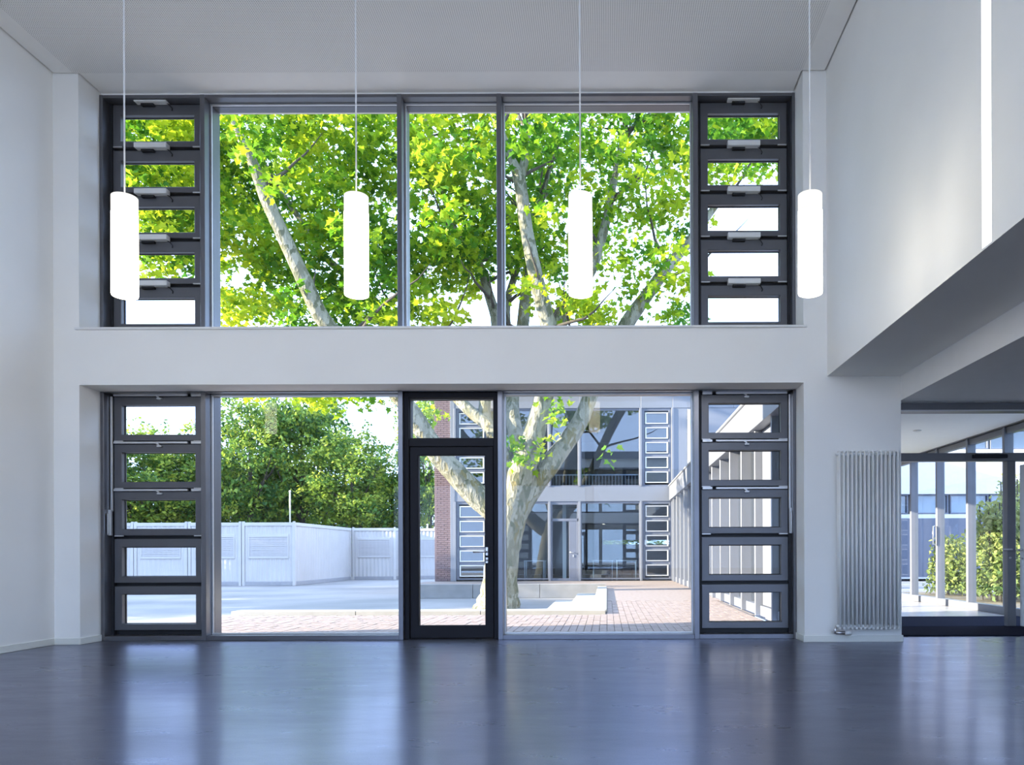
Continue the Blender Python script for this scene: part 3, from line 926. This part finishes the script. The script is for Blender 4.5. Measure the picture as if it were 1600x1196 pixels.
def chair(x, y, rz, label):
    t = thing('canteen_chair', label, 'chair', (x, y, 0), 'black chairs in the building across')
    t.rotation_euler[2] = rz
    obj('seat', MB().bbox(-.22, .22, -.22, .22, .43, .46, .01), M['chair'], t)
    obj('backrest', MB().bbox(-.2, .2, .2, .23, .5, .84, .01), M['chair'], t)
    for sx in (-1, 1):
        for sy in (-1, 1):
            obj('leg', MB().tube([(sx * .2, sy * .2, 0), (sx * .19, sy * .19, .44)], .012, 6), M['chair'], t)


table(-2.75, 29.4, 'white table behind the glass left of the far door')
table(-.15, 29.6, 'white table seen just right of the far glazed door')
table(.75, 29.5, 'white table near the right louvre stack of the far building')
for i, (x, y, rz, lb) in enumerate(((-3.25, 29.9, .2, 'black chair furthest left behind the far glass'), (-2.75, 30.1, 0, 'black chair tucked behind the left far table'),
                                    (-2.3, 30.0, -.3, 'black chair beside the far glazed door'), (.3, 30.1, .1, 'black chair between the two right far tables'),
                                    (.8, 30.2, -.1, 'black chair behind the rightmost far table'))):
    chair(x, y, rz, lb)

# ------------------------------------------------------------------ containers at the left of the court
def container_mesh_parts(root, wdt, dep, h, side):
    fr = MB()
    for x in (0, wdt - .13):
        for y in (0, dep - .13):
            fr.bbox(x, x + .13, y, y + .13, 0, h, .01)
    for y in (0, dep - .12):
        fr.bbox(.13, wdt - .13, y, y + .12, h - .16, h, .01)
    for x in (0, wdt - .12):
        fr.bbox(x, x + .12, .13, dep - .13, h - .16, h, .01)
    obj('steel_frame', fr, M['container'], root)
    for y in (0, dep - .12):
        obj('base_rail', MB().bbox(.13, wdt - .13, y, y + .12, 0, .2, .01), M['base'], root)
    for x in (0, wdt - .12):
        obj('base_rail', MB().bbox(x, x + .12, .13, dep - .13, 0, .2, .01), M['base'], root)
    # corrugated walls
    def corr(p0, p1, z0, z1, nrm):
        p0, p1 = Vector(p0), Vector(p1)
        L_ = (p1 - p0).length
        n_ = int(L_ / .11)
        vs, fs = [], []
        for i in range(n_ * 2 + 1):
            q = p0.lerp(p1, i / (n_ * 2)) + Vector(nrm) * (.02 if (i // 1) % 4 in (1, 2) else 0)
            vs += [(q.x, q.y, z0), (q.x, q.y, z1)]
        for i in range(n_ * 2):
            fs.append((i * 2, i * 2 + 2, i * 2 + 3, i * 2 + 1))
        return MB().add(vs, fs)
    obj('front_wall', corr((.13, .05, 0), (wdt - .13, .05, 0), .2, h - .16, (0, -1, 0)), M['container'], root)
    obj('side_wall', corr((wdt - .05, .13, 0), (wdt - .05, dep - .13, 0), .2, h - .16, (1, 0, 0)), M['container'], root)
    obj('side_wall', corr((.05, .13, 0), (.05, dep - .13, 0), .2, h - .16, (-1, 0, 0)), M['container'], root)
    obj('roof', MB().box(.1, wdt - .1, .1, dep - .1, h - .1, h - .04), M['container'], root)
    s = obj('shutter_window', MB().ring(.3, wdt - .3, 1.28, 2.42, .06, .06, .06, .14, -.0, .06, .006), M['container'], root)
    sl = MB()
    for k in range(11):
        z = 1.34 + k * .085
        sl.prism([(0, 0)] * 0 or [(.36, z), (wdt - .36, z), (wdt - .36, z + .065), (.36, z + .065)], .006 + .012 * (k % 2), .05)
    obj('shutter_slats', sl, M['shutter'], s)
    for x in (.065, wdt - .065):
        obj('lifting_lug', MB().bbox(x - .05, x + .05, .01, .11, h, h + .05, .01), M['container'], root)


CW = 2.53
protos = None
cpos = [(-14.58 - CW * (i + 1), 36.0) for i in range(5)] + [(-14.60, 44.02), (-12.03, 45.0)]
clab = ['white container at the corner nearest the courtyard, shutter closed', 'white container joined left of the corner container',
        'third white container from the corner, seen through the louvres', 'fourth white container from the corner, at the louvre edge',
        'fifth white container of the front row', 'white container set back behind the long container side', 'white container glimpsed through the glazed door']
for i, (x, y) in enumerate(cpos):
    if protos is None:
        c = thing('site_container', clab[0], 'container', (x, y, GZ), 'white site containers')
        container_mesh_parts(c, CW - .03, 8.0, 2.97, True)
        protos = c
        bpy.context.view_layer.update()
    else:
        c = copy_tree(protos)
        c.location = (x, y, GZ)
        c['label'] = clab[i]
for (px, pt, pb, Y, lb) in ((453, 768, 817, 36.3, 'thin white pole rising from the corner container'), (668, 820, 870, 45.3, 'thin white pole seen through the glazed door beside the bricks')):
    p = at(px, pt, Y)
    q = at(px, pb, Y)
    t = thing('mast', lb, 'pole', (p.x, Y, GZ + 2.97))
    z0 = t.location.z
    obj('shaft', MB().tube([(0, 0, 0), (0, 0, p.z - z0)], .035, 8), M['white_metal'], t)
    obj('cap', MB().lathe([(.001, p.z - z0 + .05), (.05, p.z - z0 + .02), (.05, p.z - z0 - .03), (.001, p.z - z0 - .04)], n=10), M['white_metal'], t)

# ------------------------------------------------------------------ foliage
LEAF_OUT = [(0, 0), (.10, -.02), (.42, .02), (.30, .22), (.50, .46), (.26, .50), (.16, .62), (0, 1.0), (-.16, .62), (-.26, .50), (-.50, .46), (-.30, .22), (-.42, .02), (-.10, -.02)]


def leaf_proto(simple):
    if simple:
        pts = [(0, 0, 0), (.32, .38, .08), (0, 1.0, -.05), (-.32, .38, .08)]
        return np.array(pts), [(0, 1, 2), (0, 2, 3)]
    pts = [(x, y, abs(x) * .35 - .12 * y * y) for x, y in LEAF_OUT]
    pts.append((0, .38, -.01))
    n = len(LEAF_OUT)
    return np.array(pts), [(i, (i + 1) % n, n) for i in range(n)]


def rot_mats(nrm, spin):
    """3x3 matrices taking leaf z to nrm, spun about it"""
    nrm = nrm / np.linalg.norm(nrm, axis=1, keepdims=True)
    a = np.where(np.abs(nrm[:, 2:3]) < .9, np.array([[0, 0, 1.0]]), np.array([[1.0, 0, 0]]))
    x = np.cross(a, nrm); x /= np.linalg.norm(x, axis=1, keepdims=True)
    y = np.cross(nrm, x)
    c, s = np.cos(spin)[:, None], np.sin(spin)[:, None]
    return np.stack([x * c + y * s, -x * s + y * c, nrm], axis=2)


def leaf_cloud(name, pos, size, tone, simple, up=0.6, seed=1):
    r = np.random.default_rng(seed)
    n = len(pos)
    P, F = leaf_proto(simple)
    nr = r.normal(size=(n, 3)); nr[:, 2] = np.abs(nr[:, 2]) * .8 + up
    R = rot_mats(nr, r.uniform(0, 2 * np.pi, n))
    sz = size * r.uniform(.7, 1.25, n)
    V = np.einsum('nij,kj->nki', R, P) * sz[:, None, None] + pos[:, None, :]
    k = len(P)
    F = np.array(F)
    faces = (F[None] + (np.arange(n) * k)[:, None, None]).reshape(-1, 3)
    me = bpy.data.meshes.new(name)
    me.vertices.add(n * k)
    me.vertices.foreach_set('co', V.astype(np.float32).ravel())
    nf = len(faces)
    me.loops.add(nf * 3)
    me.loops.foreach_set('vertex_index', faces.astype(np.int32).ravel())
    me.polygons.add(nf)
    me.polygons.foreach_set('loop_start', (np.arange(nf) * 3).astype(np.int32))
    me.polygons.foreach_set('loop_total', np.full(nf, 3, np.int32))
    at_ = me.attributes.new('tone', 'FLOAT', 'POINT')
    at_.data.foreach_set('value', np.repeat(tone, k).astype(np.float32))
    me.update()
    return me


def smooth_path(pts, sub=4):
    """catmull-rom through (vec, radius) pairs"""
    out = []
    n = len(pts)
    for i in range(n - 1):
        p0, p1, p2, p3 = pts[max(i - 1, 0)], pts[i], pts[i + 1], pts[min(i + 2, n - 1)]
        for k in range(sub):
            t = k / sub
            q = .5 * ((2 * p1[0]) + (p2[0] - p0[0]) * t + (2 * p0[0] - 5 * p1[0] + 4 * p2[0] - p3[0]) * t * t + (-p0[0] + 3 * p1[0] - 3 * p2[0] + p3[0]) * t ** 3)
            out.append((q, p1[1] + (p2[1] - p1[1]) * t))
    out.append(pts[-1])
    return out


TY = 20.6
tb = at(778, 952, TY)
tree = thing('plane_tree', 'huge plane tree with pale flaking bark in the courtyard', 'tree', (tb.x, TY, GZ))
T0 = Vector(tree.location)


def limb(name, pts, n=12, rough=.03):
    pp = [(at(px, py, Y) - T0, wpx * .5 * Y / FPX) for px, py, Y, wpx in pts]
    sp = smooth_path(pp)
    rr_ = random.Random(hash(name + str(pts[0])) & 0xffff)
    m = MB().tube([p for p, r in sp], [r * (1 + rr_.uniform(-rough, rough)) for p, r in sp], n)
    obj(name, m, M['bark'], tree)
    return sp


paths = []
limb('trunk', [(777, 962, 20.6, 96), (778, 950, 20.6, 74), (780, 930, 20.6, 60), (782, 900, 20.6, 54), (787, 860, 20.6, 50), (794, 825, 20.6, 50), (800, 797, 20.6, 54), (806, 775, 20.6, 46)], 18, .05)
paths.append(limb('limb', [(800, 805, 20.6, 40), (770, 795, 20.5, 40), (735, 765, 20.4, 37), (712, 740, 20.3, 34), (685, 710, 20.2, 32), (655, 665, 20.0, 29), (640, 640, 19.9, 27), (600, 592, 19.6, 26), (550, 545, 19.4, 25), (505, 500, 19.2, 25), (476, 440, 19.0, 24), (447, 378, 18.8, 22), (415, 308, 18.6, 20), (395, 255, 18.5, 16), (370, 202, 18.4, 12), (353, 165, 18.3, 10), (330, 110, 18.2, 7)]))
paths.append(limb('limb', [(803, 790, 20.6, 48), (813, 745, 20.5, 44), (829, 695, 20.4, 36), (842, 650, 20.3, 31), (851, 615, 20.2, 29), (860, 560, 20.0, 27), (858, 515, 19.9, 26), (848, 475, 19.8, 24), (839, 440, 19.7, 23), (823, 362, 19.6, 20), (816, 310, 19.5, 20), (810, 275, 19.4, 19), (800, 250, 19.4, 13), (791, 226, 19.4, 12), (770, 175, 19.3, 10), (752, 120, 19.2, 7)]))
paths.append(limb('limb', [(811, 282, 19.4, 16), (820, 250, 19.5, 13), (823, 210, 19.6, 12), (822, 170, 19.7, 11), (818, 110, 19.8, 8)]))
paths.append(limb('limb', [(808, 800, 20.7, 36), (835, 757, 20.8, 35), (862, 722, 20.9, 32), (886, 690, 21.0, 28), (907, 658, 21.1, 26), (923, 618, 21.2, 23), (950, 560, 21.3, 23), (980, 505, 21.4, 23), (1012, 460, 21.5, 20), (1045, 415, 21.6, 18), (1077, 378, 21.7, 15), (1108, 335, 21.8, 11), (1140, 295, 21.9, 7)]))
paths.append(limb('limb', [(838, 670, 20.6, 24), (850, 600, 20.9, 22), (862, 545, 21.1, 21), (878, 495, 21.3, 20), (900, 455, 21.4, 18), (925, 420, 21.5, 17), (947, 346, 21.7, 14), (957, 292, 21.8, 12), (976, 203, 22.0, 10), (977, 150, 22.1, 7)]))
paths.append(limb('limb', [(966, 245, 21.9, 8), (985, 205, 22, 7), (1020, 178, 22.1, 5), (1050, 150, 22.2, 3)], 8))
paths.append(limb('limb', [(820, 730, 20.8, 26), (806, 680, 21.4, 24), (800, 630, 22, 22), (808, 560, 22.3, 21), (817, 508, 22.5, 20), (824, 430, 22.7, 16), (830, 360, 22.9, 12), (848, 300, 23, 8), (870, 230, 23.1, 5)]))
paths.append(limb('limb', [(812, 600, 22.1, 14), (795, 530, 22.6, 13), (792, 475, 22.8, 12), (808, 420, 23, 10), (828, 350, 23.1, 9), (855, 300, 23.2, 6)]))
paths.append(limb('limb', [(800, 750, 20.6, 26), (780, 690, 21, 23), (762, 665, 21.2, 20), (735, 643, 21.4, 18), (708, 615, 21.6, 17), (660, 560, 21.9, 15), (610, 500, 22.1, 14), (560, 445, 22.3, 13), (510, 404, 22.4, 11), (470, 345, 22.5, 9), (431, 286, 22.6, 7), (400, 230, 22.7, 4)]))
paths.append(limb('limb', [(770, 680, 21.1, 20), (757, 640, 21.6, 19), (768, 560, 22, 18), (776, 508, 22.2, 17), (762, 455, 22.3, 15), (747, 410, 22.4, 14), (712, 362, 22.5, 11), (692, 300, 22.6, 9), (671, 213, 22.7, 7), (655, 160, 22.8, 5)]))
# thinner boughs running through the crown
twig_mb = MB()
rt = random.Random(11)
tips = []
for sp in paths:
    for _ in range(9):
        i = rt.randrange(len(sp) // 3, len(sp))
        p, r = sp[i]
        if p.z < 5.5:
            continue
        d_ = Vector((rt.uniform(-1, 1), rt.uniform(-.8, .8), rt.uniform(-.1, 1))).normalized()
        L_ = rt.uniform(1.2, 3.2)
        q = [p]
        for k in range(1, 7):
            d_ = (d_ + Vector((rt.uniform(-.25, .25), rt.uniform(-.25, .25), rt.uniform(-.15, .3)))).normalized()
            q.append(q[-1] + d_ * L_ / 6)
        r0 = min(r * .55, .06)
        twig_mb.tube(q, [r0 * (1 - .85 * k / 6) for k in range(7)], 6)
        tips.append(q[-1] + T0)
obj('boughs', twig_mb, M['bark_dark'], tree)['kind'] = 'stuff'

# crown: clumps placed through the crown's volume (centre, radii, number of leaves)
CL = []
def clump(px, py, Y, rx, rz, n, ry=1.6):
    c = at(px, py, Y + 1.3)
    CL.append((c, rx, ry, rz, n))

rt = random.Random(5)
# broad cover high in the crown
for px in range(120, 1260, 52):
    for py, Y in ((95, 19.5), (150, 21.5), (205, 19.0), (245, 22.5), (290, 20.2), (335, 22.5), (385, 20.5)):
        if px > 930 and py > 270:
            continue
        if px < 200 and py > 350:
            continue
        d_ = 420 if px < 900 else 300
        clump(px + rt.uniform(-22, 22), py + rt.uniform(-18, 18), Y + rt.uniform(-2, 2), rt.uniform(.65, 1.05), rt.uniform(.45, .75), int(d_ * rt.uniform(.5, 1.1)))
# low left sprays
for px, py, s, n in ((390, 490, .9, 260), (370, 480, .5, 90), (430, 470, .9, 260), (470, 490, .8, 240), (520, 460, .8, 260), (560, 490, .8, 280), (600, 470, .8, 250), (600, 505, .7, 200),
                     (655, 470, .7, 180), (690, 500, .6, 150), (665, 430, .8, 220), (720, 430, .8, 220), (735, 390, .8, 200), (580, 420, .9, 260), (510, 420, .9, 260), (450, 420, .8, 220), (410, 400, .8, 220),
                     (870, 480, .5, 60), (905, 500, .6, 170), (930, 490, .6, 150), (850, 400, .7, 170), (880, 440, .6, 90), (830, 460, .6, 60), (980, 340, .7, 120), (1010, 300, .7, 140), (1040, 330, .6, 90),
                     (960, 400, .6, 80), (1010, 400, .7, 110), (1060, 420, .7, 110), (1040, 470, .7, 120), (1070, 490, .5, 70), (990, 450, .5, 60), (1060, 290, .8, 150), (1065, 350, .5, 70),
                     (1130, 190, .9, 220), (1180, 200, .7, 140), (1115, 265, .6, 80), (1150, 285, .5, 60), (1120, 325, .4, 30), (1200, 260, .4, 20),
                     (235, 340, .9, 240), (290, 330, .8, 200), (230, 395, .5, 60), (290, 410, .4, 50), (265, 300, .9, 240), (215, 250, .9, 240), (280, 200, .9, 240), (205, 190, .8, 200),
                     (450, 610, .7, 110), (500, 615, .7, 120), (560, 608, .6, 90), (400, 605, .6, 80), (655, 640, .5, 60)):
    clump(px, py, 19.5 + rt.uniform(-1.5, 2), s, s * .7, int(n * 1.35))
for px, py, s, n in ((372, 205, .35, 60), (398, 250, .3, 45), (350, 180, .4, 60), (430, 300, .25, 30), (770, 190, .3, 40), (815, 220, .25, 30), (660, 250, .5, 90), (700, 330, .5, 90), (560, 360, .5, 80), (960, 230, .4, 50), (850, 330, .3, 40)):
    clump(px, py, 16.4, s, s * .7, n, .5)
# water shoots on the trunk
for px, py, s, n in ((810, 696, .16, 36), (815, 718, .14, 30), (866, 632, .22, 27), (860, 688, .12, 12), (836, 712, .14, 20), (868, 655, .18, 24), (943, 712, .12, 9)):
    clump(px, py, 18.6, s, s, n, s * .6)
P_, Tn = [], []
for c, rx, ry, rz, n in CL:
    # leaves hang in little sprays inside each clump
    ns = max(3, n // 9)
    d_ = npr.normal(size=(ns, 3)); d_ /= np.linalg.norm(d_, axis=1, keepdims=True)
    rad_ = npr.uniform(.15, 1.0, (ns, 1)) ** .5
    cen = np.array(c) + d_ * rad_ * np.array([rx, ry, rz])
    k = n // ns
    pts = np.repeat(cen, k, axis=0) + npr.normal(size=(ns * k, 3)) * np.array([.17, .17, .11])
    P_.append(pts)
    base = npr.uniform(.22, .82)
    Tn.append(np.clip(np.repeat(npr.normal(base, .14, ns), k) + npr.normal(0, .10, ns * k), 0, .9))
P_ = np.concatenate(P_); Tn = np.concatenate(Tn)
# the 300 leaves nearest the hall that show in the upper windows are single leaves
u = P_[:, 0] / P_[:, 1] * FPX + PPX
v = PPY - (P_[:, 2] - EYE) / P_[:, 1] * FPX
seen = (u > 345) & (u < 1082) & (v > 170) & (v < 505)
order = np.argsort(np.where(seen, P_[:, 1], 1e9))[:300]
mask = np.ones(len(P_), bool); mask[order] = False
fol = link('foliage', leaf_cloud('foliage', P_[mask] - np.array(T0), .19, Tn[mask], False, .5, 3), M['leaf'], tree)
fol['kind'] = 'stuff'
lms = []
for k in range(6):
    lms.append(leaf_cloud('leaf', np.zeros((1, 3)), .2, np.array([.25 + .11 * k]), False, .5, 20 + k))
rl_ = random.Random(3)
for i in order:
    link('leaf', lms[rl_.randrange(6)], M['leaf'], tree, loc=tuple(P_[i] - np.array(T0)), rot=(rl_.uniform(-.5, .5), rl_.uniform(-.5, .5), rl_.uniform(0, 6.28)))
print('LEAVES', len(P_))


# background trees: two crowns shared by all of them
def crown_cloud(name, seed, n, H, R):
    r = np.random.default_rng(seed)
    nc = 60
    cen = r.normal(size=(nc, 3)); cen /= np.linalg.norm(cen, axis=1, keepdims=True)
    cen = cen * r.uniform(.35, 1.0, (nc, 1)) ** .6 * np.array([R, R, H * .42]) * .85
    cen[:, 2] += H * .56
    k = n // nc
    ns = 14
    sub = np.repeat(cen, ns, axis=0) + r.normal(size=(nc * ns, 3)) * np.array([.55, .55, .38])
    kk = k // ns
    pts = np.repeat(sub, kk, axis=0) + r.normal(size=(nc * ns * kk, 3)) * np.array([.22, .22, .15])
    tone = np.clip(np.repeat(r.normal(.42, .18, nc * ns), kk) + r.normal(0, .1, nc * ns * kk), 0, .9)
    return leaf_cloud(name, pts, .27, tone, True, .5, seed)


crowns = [crown_cloud('foliage', 41, 12000, 11.0, 3.3), crown_cloud('foliage', 42, 12000, 11.0, 3.5)]


def trunk_mesh(seed):
    r = random.Random(seed)
    m = MB().tube([(0, 0, 0), (.05, 0, 2), (0, .1, 4.5), (.1, 0, 8.5)], [.26, .2, .16, .05], 8)
    for k in range(7):
        a = r.uniform(0, 6.28)
        z = r.uniform(2.4, 5)
        m.tube([(0, 0, z), (math.cos(a) * 1.2, math.sin(a) * 1.2, z + 1.2), (math.cos(a) * 2.3, math.sin(a) * 2.3, z + 3)], [.1, .07, .02], 6)
    return m.mesh('trunk')


trunks = [trunk_mesh(1), trunk_mesh(2)]
bgt = [(222, 640, 50, 1.05, 'pale leafy tree behind the containers seen through the louvres'), (312, 655, 53, 1.0, 'low tree beside the louvres behind the containers'),
       (392, 585, 51, 1.0, 'tall yellow green tree at the left of the big lower pane'), (472, 560, 54, 1.05, 'dense tree in the middle of the big lower pane'),
       (548, 650, 51, .95, 'dark shaded tree right of the lamp reflections'), (612, 690, 55, .9, 'small tree behind the mullion left of the door'),
       (672, 575, 52, .8, 'tree seen through the glazed door beside the bricks'), (130, 640, 52, 1.0, 'tree furthest left behind the containers'), (440, 690, 62, 1.2, 'farthest tree, filling the gaps above the containers'),
       (960, 760, 44, 1.0, 'tree glimpsed through the rear window of the far building'), (560, 740, 60, 1.3, 'bushy far tree low above the set back container'), (350, 740, 60, 1.3, 'bushy far tree low above the front containers')]
for i, (px, py, Y, wd, lb) in enumerate(bgt):
    p = at(px, py, Y)
    t = thing('background_tree', lb, 'tree', (p.x, Y, GZ), 'trees behind the containers')
    s = (p.z - GZ) / 11.0
    t.scale = (wd, wd, s)
    t.rotation_euler[2] = i * 1.3
    f = link('foliage', crowns[i % 2], M['leaf_bg'], t); f['kind'] = 'stuff'
    link('trunk', trunks[i % 2], M['bark_dark'], t)
# the tree line goes on along the left side of the court and shades it
for i in range(9):
    t = thing('boundary_tree', '%s bushy tree of the boundary row, %s from the hall' % (('full', 'broad', 'round')[i % 3], ('first', 'second', 'third', 'fourth', 'fifth', 'sixth', 'seventh', 'eighth', 'ninth')[i]), 'tree', (-33 - (i % 3) * 1.7, 16.8 + i * 4.2, GZ), 'boundary trees left of the courtyard')
    t.scale = (1.0, 1.0, .95)
    t.rotation_euler[2] = i * 2.1
    f = link('foliage', crowns[(i + 1) % 2], M['leaf_bg'], t); f['kind'] = 'stuff'
    link('trunk', trunks[(i + 1) % 2], M['bark_dark'], t)

# ------------------------------------------------------------------ outside the foyer's far glazing
def bush(x, y, h, rx, ry, n, seed, label):
    r = np.random.default_rng(seed)
    b_ = thing('bamboo_bush', label, 'bush', (x, y, -.06), 'bushes outside the foyer glass')
    st = np.stack([r.uniform(-rx, rx, n), r.uniform(-ry, ry, n), np.zeros(n)], 1)
    zt = r.uniform(.08, 1, n)
    pos = st * (1 - .3 * zt[:, None]) + np.stack([np.zeros(n), np.zeros(n), zt * h * r.uniform(.75, 1, n)], 1)
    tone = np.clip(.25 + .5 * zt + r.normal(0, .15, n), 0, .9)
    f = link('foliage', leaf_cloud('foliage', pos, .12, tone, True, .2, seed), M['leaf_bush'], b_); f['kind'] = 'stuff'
    c = MB()
    for k in range(14):
        x_, y_ = r.uniform(-rx, rx) * .7, r.uniform(-ry, ry) * .7
        c.tube([(x_, y_, 0), (x_ * 1.1, y_ * 1.1, h * .9)], .015, 5)
    obj('stems', c, M['bark_dark'], b_)


struct('ground_bed', MB().box(7.4, 11.5, 14.2, 20.0, -.059, -.03), M['soil'])
bush(8.6, 16.2, 2.3, .9, .9, 6500, 61, 'yellow green bamboo bush right outside the foyer glass')
bush(9.9, 17.6, 3.0, 1.0, .9, 5000, 62, 'taller green bush behind the bamboo outside')
bush(8.4, 18.6, 1.5, .5, .7, 2000, 63, 'small dark green bush between the foyer posts')
of = thing('office_block', 'white office block with dark window bands outside the foyer', 'building', (17, 38, -.3))
obj('wall', MB().box(-8, 12, 0, 8, 0, 3.2).box(-8, 12, 0, 8, 4.2, 6.4).box(-8, 12, .4, 8, 3.2, 4.2).box(-8, 12, 0, 8, 7.4, 9), M['office'], of)
for z in (3.2, 6.4):
    for k in range(10):
        obj('window', MB().ring(-8 + 2 * k + .05, -6 + 2 * k - .05, z + .02, z + .98, .06, .06, .06, .06, .1, .3, .01), M['far_frame'], of)
        obj('glass_pane', MB().box(-8 + 2 * k + .1, -6 + 2 * k - .1, .2, .22, z + .06, z + .94), M['glass_far'], of)
obj('ground_band', MB().box(-7.9, 11.9, -.02, .0, .1, 3.0), M['far_frame'], of)
